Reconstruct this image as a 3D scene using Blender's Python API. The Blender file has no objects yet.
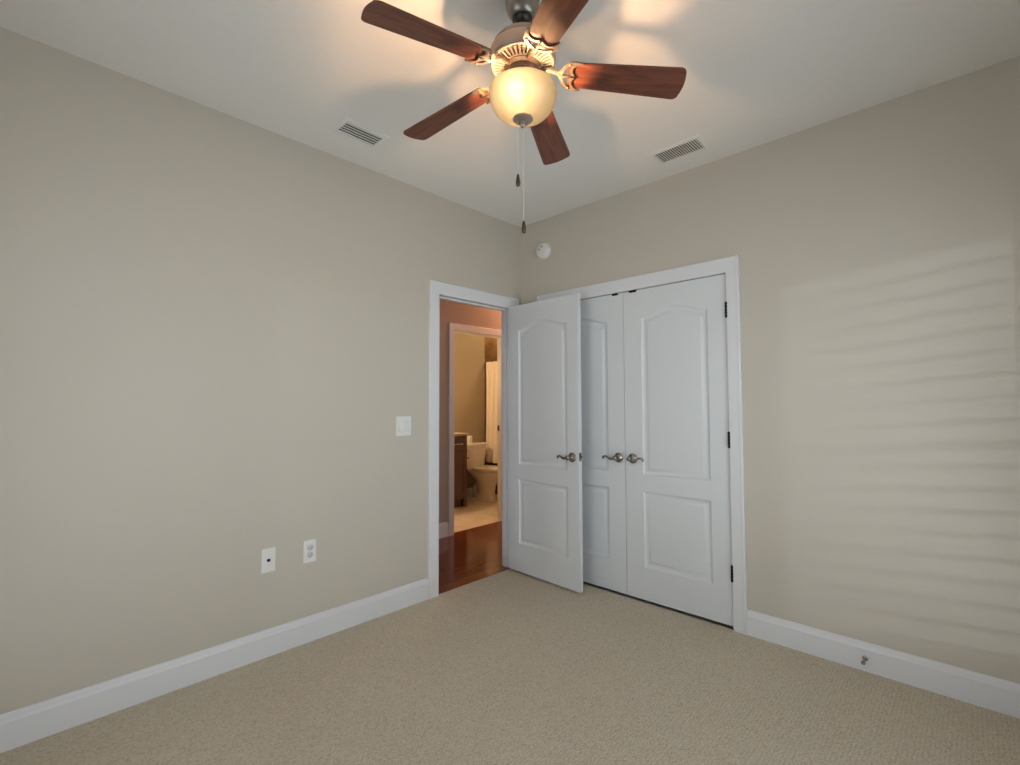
import bpy, bmesh, math, random
from mathutils import Vector, Matrix
random.seed(4)
PI = math.pi
sc = bpy.context.scene
col = sc.collection

# ------------------------------------------------------------------ camera, world, daylight, exposure
F_PX = 485.3141
YAW, PITCH, ROLL = (math.radians(v) for v in (43.6997, 2.5361, -0.1775))
CAM = Vector((2.6611, -2.9117, 1.2845))
fwd = Vector((-math.sin(YAW)*math.cos(PITCH), math.cos(YAW)*math.cos(PITCH), math.sin(PITCH)))
rt0 = Vector((math.cos(YAW), math.sin(YAW), 0)); up0 = rt0.cross(fwd)
rt = rt0*math.cos(ROLL) + up0*math.sin(ROLL); up = -rt0*math.sin(ROLL) + up0*math.cos(ROLL)
cd = bpy.data.cameras.new('camera'); cam = bpy.data.objects.new('camera', cd); col.objects.link(cam)
cd.sensor_fit = 'HORIZONTAL'; cd.sensor_width = 36; cd.lens = F_PX/1020*36; cd.clip_start = 0.02
m = Matrix((rt, up, -fwd)).transposed().to_4x4(); m.translation = CAM
cam.matrix_world = m
sc.camera = cam

w = bpy.data.worlds.new('sky'); sc.world = w; w.use_nodes = True
bg = w.node_tree.nodes['Background']
bg.inputs['Color'].default_value = (0.92, 0.94, 1.0, 1); bg.inputs['Strength'].default_value = 4.5

sc.view_settings.view_transform = 'Standard'; sc.view_settings.look = 'None'
sc.view_settings.gamma = 1; sc.view_settings.use_curve_mapping = False
sc.view_settings.exposure = 0.0
sc.cycles.max_bounces = 16; sc.cycles.diffuse_bounces = 10; sc.cycles.glossy_bounces = 4
sc.cycles.transmission_bounces = 8; sc.cycles.transparent_max_bounces = 12
sc.cycles.sample_clamp_indirect = 6.0
sc.cycles.use_denoising = True
sc.cycles.caustics_reflective = False; sc.cycles.caustics_refractive = False

WIN_E = (-2.60, -0.60, 0.20, 2.10)      # window in the wall at x = XE : y0, y1, z0, z1
WIN_S = (0.75, 2.00, 0.20, 2.10)        # window in the wall at y = YS : x0, x1, z0, z1
XE, YS, H = 3.10, -3.45, 2.74

def light(name, kind, loc, energy, color, radius=0.03):
    d = bpy.data.lights.new(name, kind); d.energy = energy; d.color = color
    if kind == 'POINT': d.shadow_soft_size = radius
    o = bpy.data.objects.new(name, d); o.location = loc; col.objects.link(o); return o
def portal(name, loc, rot, sx, sy):
    d = bpy.data.lights.new(name, 'AREA'); d.shape = 'RECTANGLE'; d.size = sx; d.size_y = sy
    d.cycles.is_portal = True
    o = bpy.data.objects.new(name, d); o.location = loc; o.rotation_euler = rot; col.objects.link(o)
portal('daylight_portal', (XE+0.16, (WIN_E[0]+WIN_E[1])/2, 1.15), (0, PI/2, 0), 1.95, 2.05)
portal('daylight_portal', ((WIN_S[0]+WIN_S[1])/2, YS-0.16, 1.15), (PI/2, 0, 0), 1.30, 1.95)
sd_ = bpy.data.lights.new('low_sun', 'SUN'); sd_.energy = 0.27; sd_.color = (0.86, 0.92, 1.0); sd_.angle = math.radians(1.3)
so_ = bpy.data.objects.new('low_sun', sd_); col.objects.link(so_); so_.rotation_euler = Vector((-0.45, 0.89, -0.045)).to_track_quat('-Z', 'Y').to_euler()
WARM = (1.0, 0.66, 0.36)
light('hall_light', 'POINT', (-0.60, 1.25, 2.45), 20, (1.0, 0.52, 0.32), 0.06)
light('bathroom_light', 'POINT', (-1.85, 2.35, 2.62), 22, WARM, 0.05)
light('vanity_light', 'POINT', (-2.20, 0.50, 1.70), 36, WARM, 0.08)

# ------------------------------------------------------------------ materials
def mat(name, color, rough=0.5, metal=0.0, spec=0.5, bump=None, vary=None):
    M = bpy.data.materials.new(name); M.use_nodes = True
    nt = M.node_tree; b = nt.nodes['Principled BSDF']
    b.inputs['Base Color'].default_value = (*color, 1); b.inputs['Roughness'].default_value = rough
    b.inputs['Metallic'].default_value = metal; b.inputs['Specular IOR Level'].default_value = spec
    tc = nt.nodes.new('ShaderNodeTexCoord')
    if bump:
        n = nt.nodes.new('ShaderNodeTexNoise'); n.inputs['Scale'].default_value = bump[0]; n.inputs['Detail'].default_value = 3
        bp = nt.nodes.new('ShaderNodeBump'); bp.inputs['Strength'].default_value = bump[1]; bp.inputs['Distance'].default_value = bump[2]
        nt.links.new(tc.outputs['Object'], n.inputs['Vector']); nt.links.new(n.outputs['Fac'], bp.inputs['Height'])
        nt.links.new(bp.outputs['Normal'], b.inputs['Normal'])
    if vary:
        n = nt.nodes.new('ShaderNodeTexNoise'); n.inputs['Scale'].default_value = vary[0]; n.inputs['Detail'].default_value = 4
        mx = nt.nodes.new('ShaderNodeMix'); mx.data_type = 'RGBA'
        mx.inputs['A'].default_value = (*color, 1); mx.inputs['B'].default_value = (*vary[1], 1)
        nt.links.new(tc.outputs['Object'], n.inputs['Vector']); nt.links.new(n.outputs['Fac'], mx.inputs['Factor'])
        nt.links.new(mx.outputs['Result'], b.inputs['Base Color'])
    return M
WALL = mat('beige_wall_paint', (0.55, 0.505, 0.437), 0.75, spec=0.2, bump=(160, 0.12, 0.002))
CEIL = mat('ceiling_paint', (0.81, 0.80, 0.77), 0.8, spec=0.15, bump=(90, 0.15, 0.003))
TRIM = mat('white_trim_paint', (0.71, 0.715, 0.735), 0.35, spec=0.4)
DOOR = mat('white_door_paint', (0.675, 0.695, 0.715), 0.38, spec=0.4, bump=(240, 0.04, 0.0008))
PLASTIC = mat('white_plastic', (0.74, 0.74, 0.72), 0.35)
SLOT = mat('dark_slot', (0.02, 0.02, 0.02), 0.6)
GREYSLOT = mat('grey_slot', (0.25, 0.25, 0.25), 0.6)
VENT = mat('vent_enamel', (0.78, 0.78, 0.75), 0.4)
VENTG = mat('vent_louver_grey', (0.50, 0.53, 0.52), 0.45)
DUCT_SHADE = mat('painted_duct_shade', (0.045, 0.05, 0.048), 0.8)
NICKEL = mat('brushed_nickel', (0.36, 0.33, 0.29), 0.24, metal=1.0)
BLACK = mat('black_metal', (0.008, 0.008, 0.009), 0.5, metal=0.0, spec=0.2)
STEEL = mat('satin_steel', (0.62, 0.66, 0.70), 0.35, metal=1.0)
PEWTER = mat('pewter_fan_metal', (0.46, 0.375, 0.315), 0.48, metal=0.65, bump=(60, 0.05, 0.002))
IRON = mat('cast_blade_iron', (0.14, 0.112, 0.082), 0.45, metal=0.35, bump=(120, 0.1, 0.002))
CANOPY = mat('pewter_canopy', (0.26, 0.25, 0.23), 0.33, metal=0.9)
BRONZE = mat('antique_bronze', (0.10, 0.075, 0.05), 0.4, metal=0.8)
CHAIN = mat('chain_metal', (0.60, 0.58, 0.54), 0.5, metal=0.0)
HALL = mat('hall_wall_paint', (0.42, 0.34, 0.28), 0.75, spec=0.2)
BATH = mat('bathroom_wall_paint', (0.38, 0.325, 0.235), 0.7, spec=0.2)
PORC = mat('white_porcelain', (0.80, 0.77, 0.72), 0.12)
ESPRESSO = mat('espresso_wood', (0.14, 0.085, 0.075), 0.35, vary=(6, (0.17, 0.105, 0.09)))
STONE = mat('stone_top', (0.62, 0.55, 0.46), 0.25, vary=(30, (0.45, 0.38, 0.30)))
CLOTH = mat('cream_curtain', (0.86, 0.80, 0.72), 0.85)
PAPER = mat('white_paper', (0.85, 0.83, 0.80), 0.9)

def wood(name, c1, c2, rough, scale, axis='x', coat=0.0):
    M = bpy.data.materials.new(name); M.use_nodes = True; nt = M.node_tree; b = nt.nodes['Principled BSDF']
    tc = nt.nodes.new('ShaderNodeTexCoord'); mp = nt.nodes.new('ShaderNodeMapping')
    s = (scale*0.09, scale, scale) if axis == 'x' else (scale, scale*0.09, scale)
    mp.inputs['Scale'].default_value = s
    n = nt.nodes.new('ShaderNodeTexNoise'); n.inputs['Scale'].default_value = 1.0; n.inputs['Detail'].default_value = 6; n.inputs['Distortion'].default_value = 0.6
    r = nt.nodes.new('ShaderNodeValToRGB'); r.color_ramp.elements[0].position = 0.32; r.color_ramp.elements[1].position = 0.68
    r.color_ramp.elements[0].color = (*c1, 1); r.color_ramp.elements[1].color = (*c2, 1)
    nt.links.new(tc.outputs['Object'], mp.inputs['Vector']); nt.links.new(mp.outputs['Vector'], n.inputs['Vector'])
    nt.links.new(n.outputs['Fac'], r.inputs['Fac']); nt.links.new(r.outputs['Color'], b.inputs['Base Color'])
    b.inputs['Roughness'].default_value = rough; b.inputs['Coat Weight'].default_value = coat; b.inputs['Coat Roughness'].default_value = 0.15
    return M
BLADE = wood('cherry_blade_wood', (0.075, 0.022, 0.013), (0.19, 0.058, 0.030), 0.42, 55, 'x')

def planks():
    M = bpy.data.materials.new('cherry_plank_floor'); M.use_nodes = True; nt = M.node_tree; b = nt.nodes['Principled BSDF']
    tc = nt.nodes.new('ShaderNodeTexCoord'); mp = nt.nodes.new('ShaderNodeMapping'); mp.inputs['Rotation'].default_value = (0, 0, PI/2)
    br = nt.nodes.new('ShaderNodeTexBrick'); br.inputs['Scale'].default_value = 1.0
    br.inputs['Brick Width'].default_value = 1.1; br.inputs['Row Height'].default_value = 0.11; br.inputs['Mortar Size'].default_value = 0.0012
    br.inputs['Color1'].default_value = (0.27, 0.075, 0.032, 1); br.inputs['Color2'].default_value = (0.20, 0.055, 0.025, 1); br.inputs['Mortar'].default_value = (0.03, 0.01, 0.006, 1)
    mp2 = nt.nodes.new('ShaderNodeMapping'); mp2.inputs['Scale'].default_value = (45, 3, 1)
    n = nt.nodes.new('ShaderNodeTexNoise'); n.inputs['Scale'].default_value = 1; n.inputs['Detail'].default_value = 5
    mx = nt.nodes.new('ShaderNodeMix'); mx.data_type = 'RGBA'; mx.blend_type = 'MULTIPLY'; mx.inputs['Factor'].default_value = 0.45
    nt.links.new(tc.outputs['Object'], mp.inputs['Vector']); nt.links.new(mp.outputs['Vector'], br.inputs['Vector'])
    nt.links.new(tc.outputs['Object'], mp2.inputs['Vector']); nt.links.new(mp2.outputs['Vector'], n.inputs['Vector'])
    nt.links.new(br.outputs['Color'], mx.inputs['A']); nt.links.new(n.outputs['Fac'], mx.inputs['B'])
    nt.links.new(mx.outputs['Result'], b.inputs['Base Color'])
    b.inputs['Roughness'].default_value = 0.13; b.inputs['Specular IOR Level'].default_value = 0.6
    return M
PLANK = planks()

def tiles(name, c1, c2, mortar, w_, h_, rough, rot=(0, 0, 0), off=0.0):
    M = bpy.data.materials.new(name); M.use_nodes = True; nt = M.node_tree; b = nt.nodes['Principled BSDF']
    tc = nt.nodes.new('ShaderNodeTexCoord'); mp = nt.nodes.new('ShaderNodeMapping'); mp.inputs['Rotation'].default_value = rot
    br = nt.nodes.new('ShaderNodeTexBrick'); br.offset = off; br.inputs['Scale'].default_value = 1.0
    br.inputs['Brick Width'].default_value = w_; br.inputs['Row Height'].default_value = h_; br.inputs['Mortar Size'].default_value = 0.003
    br.inputs['Color1'].default_value = (*c1, 1); br.inputs['Color2'].default_value = (*c2, 1); br.inputs['Mortar'].default_value = (*mortar, 1)
    n = nt.nodes.new('ShaderNodeTexNoise'); n.inputs['Scale'].default_value = 9; n.inputs['Detail'].default_value = 5
    mx = nt.nodes.new('ShaderNodeMix'); mx.data_type = 'RGBA'; mx.blend_type = 'OVERLAY'; mx.inputs['Factor'].default_value = 0.7
    nt.links.new(tc.outputs['Object'], mp.inputs['Vector']); nt.links.new(mp.outputs['Vector'], br.inputs['Vector'])
    nt.links.new(tc.outputs['Object'], n.inputs['Vector'])
    nt.links.new(br.outputs['Color'], mx.inputs['A']); nt.links.new(n.outputs['Fac'], mx.inputs['B']); nt.links.new(mx.outputs['Result'], b.inputs['Base Color'])
    b.inputs['Roughness'].default_value = rough
    return M
FTILE = tiles('bathroom_floor_tile', (0.80, 0.70, 0.56), (0.76, 0.66, 0.53), (0.62, 0.53, 0.42), 0.45, 0.45, 0.35)
WTILE = tiles('brown_wall_tile', (0.20, 0.12, 0.05), (0.15, 0.09, 0.04), (0.10, 0.06, 0.03), 0.33, 0.33, 0.3, rot=(0, PI/2, 0))
ATILE = tiles('dark_tub_tile', (0.085, 0.04, 0.022), (0.07, 0.032, 0.018), (0.04, 0.02, 0.012), 0.33, 0.16, 0.3, rot=(PI/2, 0, 0))

def carpet():
    M = bpy.data.materials.new('loop_carpet'); M.use_nodes = True; nt = M.node_tree; b = nt.nodes['Principled BSDF']
    tc = nt.nodes.new('ShaderNodeTexCoord')
    def noise(scale, detail, vec=None):
        n = nt.nodes.new('ShaderNodeTexNoise'); n.inputs['Scale'].default_value = scale; n.inputs['Detail'].default_value = detail
        nt.links.new(vec or tc.outputs['Object'], n.inputs['Vector']); return n
    big = noise(1.6, 3); mid = noise(14, 4)
    mp = nt.nodes.new('ShaderNodeMapping'); mp.inputs['Scale'].default_value = (190, 100, 1); mp.inputs['Rotation'].default_value = (0, 0, 0)
    nt.links.new(tc.outputs['Object'], mp.inputs['Vector'])
    vo = nt.nodes.new('ShaderNodeTexVoronoi'); vo.inputs['Scale'].default_value = 1.0; vo.inputs['Randomness'].default_value = 0.95
    nt.links.new(mp.outputs['Vector'], vo.inputs['Vector'])
    wv = nt.nodes.new('ShaderNodeTexWave'); wv.inputs['Scale'].default_value = 22; wv.inputs['Distortion'].default_value = 5.0; wv.inputs['Detail'].default_value = 2; wv.inputs['Detail Scale'].default_value = 3
    wv.bands_direction = 'X'; nt.links.new(tc.outputs['Object'], wv.inputs['Vector'])
    def mix(fac, a, c, blend='MIX'):
        mx = nt.nodes.new('ShaderNodeMix'); mx.data_type = 'RGBA'; mx.blend_type = blend
        for k, v in (('Factor', fac), ('A', a), ('B', c)):
            if isinstance(v, (int, float)): mx.inputs[k].default_value = v
            elif isinstance(v, tuple): mx.inputs[k].default_value = (*v, 1)
            else: nt.links.new(v, mx.inputs[k])
        return mx.outputs['Result']
    c = mix(big.outputs['Fac'], (0.68, 0.61, 0.49), (0.85, 0.775, 0.64))
    c = mix(mid.outputs['Fac'], c, (0.70, 0.625, 0.50))
    r = nt.nodes.new('ShaderNodeValToRGB'); r.color_ramp.elements[0].color = (1, 1, 1, 1); r.color_ramp.elements[1].color = (0.62, 0.60, 0.57, 1); r.color_ramp.elements[1].position = 0.9
    nt.links.new(vo.outputs['Distance'], r.inputs['Fac'])
    c = mix(0.85, c, r.outputs['Color'], 'MULTIPLY')
    r2 = nt.nodes.new('ShaderNodeValToRGB'); r2.color_ramp.elements[0].color = (0.80, 0.79, 0.77, 1); r2.color_ramp.elements[1].color = (1, 1, 1, 1)
    nt.links.new(wv.outputs['Fac'], r2.inputs['Fac'])
    c = mix(0.5, c, r2.outputs['Color'], 'MULTIPLY')
    nt.links.new(c, b.inputs['Base Color'])
    bp = nt.nodes.new('ShaderNodeBump'); bp.inputs['Strength'].default_value = 0.5; bp.inputs['Distance'].default_value = 0.004; bp.invert = True
    nt.links.new(vo.outputs['Distance'], bp.inputs['Height']); nt.links.new(bp.outputs['Normal'], b.inputs['Normal'])
    b.inputs['Roughness'].default_value = 0.95; b.inputs['Specular IOR Level'].default_value = 0.1
    return M
CARPET = carpet()

def shade_glass():
    M = bpy.data.materials.new('amber_frosted_glass'); M.use_nodes = True; nt = M.node_tree
    nt.nodes.remove(nt.nodes['Principled BSDF']); out = nt.nodes['Material Output']
    tl = nt.nodes.new('ShaderNodeBsdfTranslucent'); tl.inputs['Color'].default_value = (0.088, 0.101, 0.101, 1)
    df = nt.nodes.new('ShaderNodeBsdfDiffuse'); df.inputs['Color'].default_value = (0.62, 0.56, 0.46, 1)
    tr = nt.nodes.new('ShaderNodeBsdfTransparent'); tr.inputs['Color'].default_value = (1.0, 0.86, 0.62, 1)
    gl = nt.nodes.new('ShaderNodeBsdfGlossy'); gl.inputs['Roughness'].default_value = 0.25
    m1 = nt.nodes.new('ShaderNodeMixShader'); m1.inputs[0].default_value = 0.15
    m2 = nt.nodes.new('ShaderNodeMixShader'); m2.inputs[0].default_value = 0.06
    m3 = nt.nodes.new('ShaderNodeMixShader'); m3.inputs[0].default_value = 0.04
    L = nt.links.new
    L(tl.outputs[0], m1.inputs[1]); L(df.outputs[0], m1.inputs[2]); L(m1.outputs[0], m2.inputs[1]); L(tr.outputs[0], m2.inputs[2])
    L(m2.outputs[0], m3.inputs[1]); L(gl.outputs[0], m3.inputs[2]); L(m3.outputs[0], out.inputs['Surface'])
    return M
SHADE = shade_glass()
BULB = bpy.data.materials.new('lit_bulb'); BULB.use_nodes = True
_b = BULB.node_tree.nodes['Principled BSDF']; _b.inputs['Emission Color'].default_value = (1, 0.72, 0.42, 1); _b.inputs['Emission Strength'].default_value = 8
PANE = bpy.data.materials.new('clear_pane'); PANE.use_nodes = True
_nt = PANE.node_tree; _nt.nodes.remove(_nt.nodes['Principled BSDF']); _t = _nt.nodes.new('ShaderNodeBsdfTransparent'); _t.inputs['Color'].default_value = (0.93, 0.96, 0.95, 1)
_nt.links.new(_t.outputs[0], _nt.nodes['Material Output'].inputs['Surface'])

# ------------------------------------------------------------------ mesh helpers
def BM(): return bmesh.new()
def box(bm, a, b, mtx=None):
    x0, y0, z0 = a; x1, y1, z1 = b
    v = [bm.verts.new(p) for p in ((x0,y0,z0),(x1,y0,z0),(x1,y1,z0),(x0,y1,z0),(x0,y0,z1),(x1,y0,z1),(x1,y1,z1),(x0,y1,z1))]
    for f in ((0,3,2,1),(4,5,6,7),(0,1,5,4),(1,2,6,5),(2,3,7,6),(3,0,4,7)): bm.faces.new([v[i] for i in f])
    if mtx: bmesh.ops.transform(bm, matrix=mtx, verts=v)
    return v
def bbox(bm, a, b, r=0.003, seg=2, mtx=None):
    t = bmesh.new(); box(t, a, b)
    bmesh.ops.bevel(t, geom=t.edges[:], offset=r, segments=seg, profile=0.5, affect='EDGES')
    merge(bm, t, mtx)
def merge(bm, t, mtx=None):
    mp = {}
    for v in t.verts: mp[v] = bm.verts.new(mtx @ v.co if mtx else v.co)
    for f in t.faces:
        nf = bm.faces.new([mp[v] for v in f.verts]); nf.smooth = f.smooth
    t.free()
def lathe(bm, prof, n=32, mtx=None, cap=True):
    rings = []
    for r, z in prof:
        if r < 1e-6: rings.append([bm.verts.new((0, 0, z))])
        else: rings.append([bm.verts.new((r*math.cos(2*PI*k/n), r*math.sin(2*PI*k/n), z)) for k in range(n)])
    for a, b in zip(rings, rings[1:]):
        for k in range(n):
            k2 = (k+1) % n
            if len(a) == 1 and len(b) == 1: continue
            if len(a) == 1: f = bm.faces.new([a[0], b[k2], b[k]])
            elif len(b) == 1: f = bm.faces.new([a[k], a[k2], b[0]])
            else: f = bm.faces.new([a[k], a[k2], b[k2], b[k]])
            f.smooth = True
    if cap:
        for rg in (rings[0], rings[-1]):
            if len(rg) > 2: bm.faces.new(rg)
    if mtx: bmesh.ops.transform(bm, matrix=mtx, verts=[v for rg in rings for v in rg])
def tube(bm, pts, rad, n=10, caps=True):
    pts = [Vector(p) for p in pts]; rads = rad if isinstance(rad, (list, tuple)) else [rad]*len(pts)
    rings = []; ref = None
    for i, p in enumerate(pts):
        t = (pts[min(i+1, len(pts)-1)] - pts[max(i-1, 0)]).normalized()
        if ref is None: ref = t.orthogonal().normalized()
        ref = (ref - t*ref.dot(t)).normalized(); o2 = t.cross(ref)
        rings.append([bm.verts.new(p + (ref*math.cos(2*PI*k/n) + o2*math.sin(2*PI*k/n))*rads[i]) for k in range(n)])
    for a, b in zip(rings, rings[1:]):
        for k in range(n):
            f = bm.faces.new([a[k], a[(k+1) % n], b[(k+1) % n], b[k]]); f.smooth = True
    if caps: bm.faces.new(rings[0][::-1]); bm.faces.new(rings[-1])
def loops_fill(bm, loops):
    """planar face with holes from closed vertex loops"""
    es = []
    for lp in loops:
        for a, b in zip(lp, lp[1:] + lp[:1]):
            es.append(bm.edges.get((a, b)) or bm.edges.new((a, b)))
    bmesh.ops.triangle_fill(bm, use_beauty=True, use_dissolve=False, edges=es)
def prism(bm, outline, holes, fn0, fn1):
    """extruded plate: fn0/fn1 map (u, v) to the two faces"""
    tops = []
    for fn in (fn0, fn1):
        lps = [[bm.verts.new(fn(u, v)) for u, v in lp] for lp in [outline] + holes]
        loops_fill(bm, lps); tops.append(lps)
    for la, lb in zip(*tops):
        n = len(la)
        for k in range(n): bm.faces.new([la[k], la[(k+1) % n], lb[(k+1) % n], lb[k]])
def finish(bm):
    bmesh.ops.remove_doubles(bm, verts=bm.verts[:], dist=1e-6)
    bmesh.ops.recalc_face_normals(bm, faces=bm.faces[:])
def obj(name, bm, material, parent=None, loc=(0, 0, 0), rotz=0.0, smooth=None):
    finish(bm)
    me = bpy.data.meshes.new(name); bm.to_mesh(me); bm.free()
    me.materials.append(material)
    o = bpy.data.objects.new(name, me); col.objects.link(o)
    o.location = loc; o.rotation_euler = (0, 0, rotz)
    if parent: o.parent = parent
    if smooth:
        for p in me.polygons: p.use_smooth = True
        for e in me.edges: pass
        md = None
        try: me.set_sharp_from_angle(angle=math.radians(smooth))
        except Exception: pass
    return o
def empty(name, loc, rotz=0.0):
    o = bpy.data.objects.new(name, None); col.objects.link(o); o.location = loc; o.rotation_euler = (0, 0, rotz); o.empty_display_size = 0.1
    return o
def tag(o, label, cat, group=None, kind=None):
    o['label'] = label; o['category'] = cat
    if group: o['group'] = group
    if kind: o['kind'] = kind
    return o
def struct(o, label, cat): return tag(o, label, cat, kind='structure')
def copy_part(o, parent):
    c = o.copy(); col.objects.link(c); c.parent = parent
    for ch in list(o.children): copy_part(ch, c)
    return c

# ------------------------------------------------------------------ room shell
DY0, DY1 = -0.844, -0.109      # bedroom doorway in the wall x = 0
DTOP = 2.052
CX0, CX1 = 0.262, 1.636        # closet opening in the wall y = 0
CTOP = 2.049
bm = BM(); box(bm, (0.0, YS, -0.1), (XE, 0.0, 0.0))
struct(obj('floor', bm, CARPET), 'beige looped carpet covering the bedroom floor', 'floor')
bm = BM(); box(bm, (-0.12, YS-0.12, H), (XE+0.12, 0.12, H+0.1))
struct(obj('ceiling', bm, CEIL), 'off white painted ceiling above the fan and two vents', 'ceiling')
bm = BM()
box(bm, (-0.096, YS-0.12, -0.1), (0, DY0, H)); box(bm, (-0.096, DY1, -0.1), (0, 0.12, H)); box(bm, (-0.096, DY0, DTOP), (0, DY1, H))
struct(obj('wall_left', bm, WALL), 'beige wall with the open doorway, light switch and two outlet plates', 'wall')
bm = BM()
box(bm, (0, 0, -0.1), (CX0, 0.12, H)); box(bm, (CX1, 0, -0.1), (XE+0.12, 0.12, H)); box(bm, (CX0, 0, CTOP), (CX1, 0.12, H))
struct(obj('wall_right', bm, WALL), 'beige wall around the closet doors with the smoke detector', 'wall')
bm = BM()
y0, y1, z0, z1 = WIN_E
box(bm, (XE, YS-0.12, -0.1), (XE+0.12, y0, H)); box(bm, (XE, y1, -0.1), (XE+0.12, 0, H)); box(bm, (XE, y0, -0.1), (XE+0.12, y1, z0)); box(bm, (XE, y0, z1), (XE+0.12, y1, H))
struct(obj('wall_east', bm, WALL), 'beige wall with a window, behind the viewpoint', 'wall')
bm = BM()
x0, x1, z0, z1 = WIN_S
box(bm, (0, YS-0.12, -0.1), (x0, YS, H)); box(bm, (x1, YS-0.12, -0.1), (XE, YS, H)); box(bm, (x0, YS-0.12, -0.1), (x1, YS, z0)); box(bm, (x0, YS-0.12, z1), (x1, YS, H))
struct(obj('wall_south', bm, WALL), 'beige wall with a window, opposite the closet', 'wall')

LOUVER = math.radians(8)
def window(name, fn, a0, a1, z0, z1, label):
    """fn(a, d, z): along the wall, depth outwards from the inner face, height"""
    def bx(bm, p, q):
        c = [fn(*p), fn(*q)]
        box(bm, tuple(min(c[0][i], c[1][i]) for i in range(3)), tuple(max(c[0][i], c[1][i]) for i in range(3)))
    bm = BM(); f = 0.05
    bx(bm, (a0, 0.05, z0), (a0+f, 0.10, z1)); bx(bm, (a1-f, 0.05, z0), (a1, 0.10, z1)); bx(bm, (a0+f, 0.05, z0), (a1-f, 0.10, z0+f)); bx(bm, (a0+f, 0.05, z1-f), (a1-f, 0.10, z1))
    zm = (z0+z1)/2; bx(bm, (a0+f, 0.055, zm-0.02), (a1-f, 0.095, zm+0.02))
    o = struct(obj(name, bm, TRIM), label, 'window')
    bm = BM(); bx(bm, (a0+f, 0.075, z0+f), (a1-f, 0.079, zm-0.02)); bx(bm, (a0+f, 0.075, zm+0.02), (a1-f, 0.079, z1-f)); obj('pane', bm, PANE, o)
    bm = BM(); bx(bm, (a0-0.06, -0.03, z0-0.03), (a1+0.06, 0.05, z0-0.001)); obj('sill', bm, TRIM, o)
    bm = BM(); n = int((z1-z0-0.04)/0.095); c, s_ = math.cos(LOUVER), math.sin(LOUVER)
    for k in range(n):
        zc_ = z0 + 0.02 + (z1-z0-0.04)*(k+0.5)/n
        v = []
        for a in (a0+0.012, a1-0.012):
            for u, t in ((-0.048, 0), (0, 0.005), (0.048, 0), (0, -0.005)):
                v.append(bm.verts.new(fn(a, 0.0+u*c-t*s_, zc_-u*s_+t*c)))
        for q in range(4): bm.faces.new([v[q], v[(q+1) % 4], v[4+(q+1) % 4], v[4+q]])
        bm.faces.new(v[:4]); bm.faces.new(v[4:])
    obj('shutter', bm, TRIM, o)
    return o
window('window_1', lambda a, d, z: (XE+d, a, z), *WIN_E, 'white sash window in the wall behind the viewpoint')
window('window_2', lambda a, d, z: (a, YS-d, z), *WIN_S, 'white sash window opposite the closet')

# closet box behind the closed doors
bm = BM()
box(bm, (0.12, 0.62, -0.1), (1.80, 0.66, H)); box(bm, (0.08, 0.12, -0.1), (0.12, 0.66, H)); box(bm, (1.80, 0.12, -0.1), (1.84, 0.66, H)); box(bm, (0.08, 0.12, H), (1.84, 0.66, H+0.04)); box(bm, (0.08, 0.0, -0.12), (1.84, 0.66, -0.02))
struct(obj('wall_closet', bm, WALL), 'inside of the closet behind the closed double doors', 'wall')

# ---- baseboards (profiled) : profile of (thickness, height)
BB = [(0, 0), (0.016, 0), (0.016, 0.103), (0.013, 0.112), (0.011, 0.122), (0.006, 0.131), (0, 0.134)]
def base_run(bm, p0, p1, nrm, z=0.0, s=1.0):
    p0, p1, n = Vector((*p0, z)), Vector((*p1, z)), Vector((*nrm, 0))
    A = [bm.verts.new(p0 + n*t + Vector((0, 0, h*s))) for t, h in BB]; B = [bm.verts.new(p1 + n*t + Vector((0, 0, h*s))) for t, h in BB]
    k = len(BB)
    for i in range(k): bm.faces.new([A[i], A[(i+1) % k], B[(i+1) % k], B[i]])
    bm.faces.new(A[::-1]); bm.faces.new(B)
bm = BM(); base_run(bm, (0, YS), (0, DY0-0.080), (1, 0))
struct(obj('baseboard_left', bm, TRIM), 'tall white baseboard under the two outlet plates', 'baseboard')
bm = BM(); base_run(bm, (CX1+0.072, 0), (XE, 0), (0, -1))
struct(obj('baseboard_right', bm, TRIM), 'tall white baseboard carrying the door stop, beside the closet casing', 'baseboard')

# ---- casings: profile swept round the three sides of an opening
CAS = [(0, 0), (0, 0.012), (0.004, 0.016), (0.016, 0.017), (0.070, 0.019), (0.080, 0.021), (0.086, 0.020), (0.089, 0.016), (0.089, 0)]
def casing(bm, fn, a0, a1, ztop, w0=1.0, w1=1.0, wt=1.0, zb=0.0):
    """fn(a, n, z); a0/a1 inner edges; w scales the width of each leg (and of the head)"""
    k = len(CAS); rows = []
    for o, t in CAS:
        rows.append([fn(a0-o*w0, t, zb), fn(a0-o*w0, t, ztop+o*wt), fn(a1+o*w1, t, ztop+o*wt), fn(a1+o*w1, t, zb)])
    V = [[bm.verts.new(p) for p in r] for r in rows]
    for i in range(k):
        for j in range(3): bm.faces.new([V[i][j], V[i][j+1], V[(i+1) % k][j+1], V[(i+1) % k][j]])
    bm.faces.new([V[i][0] for i in range(k)]); bm.faces.new([V[i][3] for i in range(k)][::-1])
bm = BM(); casing(bm, lambda a, n, z: (n, a, z), DY0+0.002, DY1-0.004, DTOP-0.008, 0.90, 0.88)
tr1 = struct(obj('trim_1', bm, TRIM), 'white casing round the open bedroom doorway', 'door casing')
bm = BM()   # jamb lining with stop
for ya, yb, s in ((DY0, DY0+0.008, 1), (DY1-0.008, DY1, -1)):
    box(bm, (-0.096, ya, 0), (0.0, yb, DTOP)); ys = yb if s > 0 else ya
    box(bm, (-0.075, min(ys, ys+s*0.010), 0), (-0.040, max(ys, ys+s*0.010), DTOP-0.008))
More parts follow.
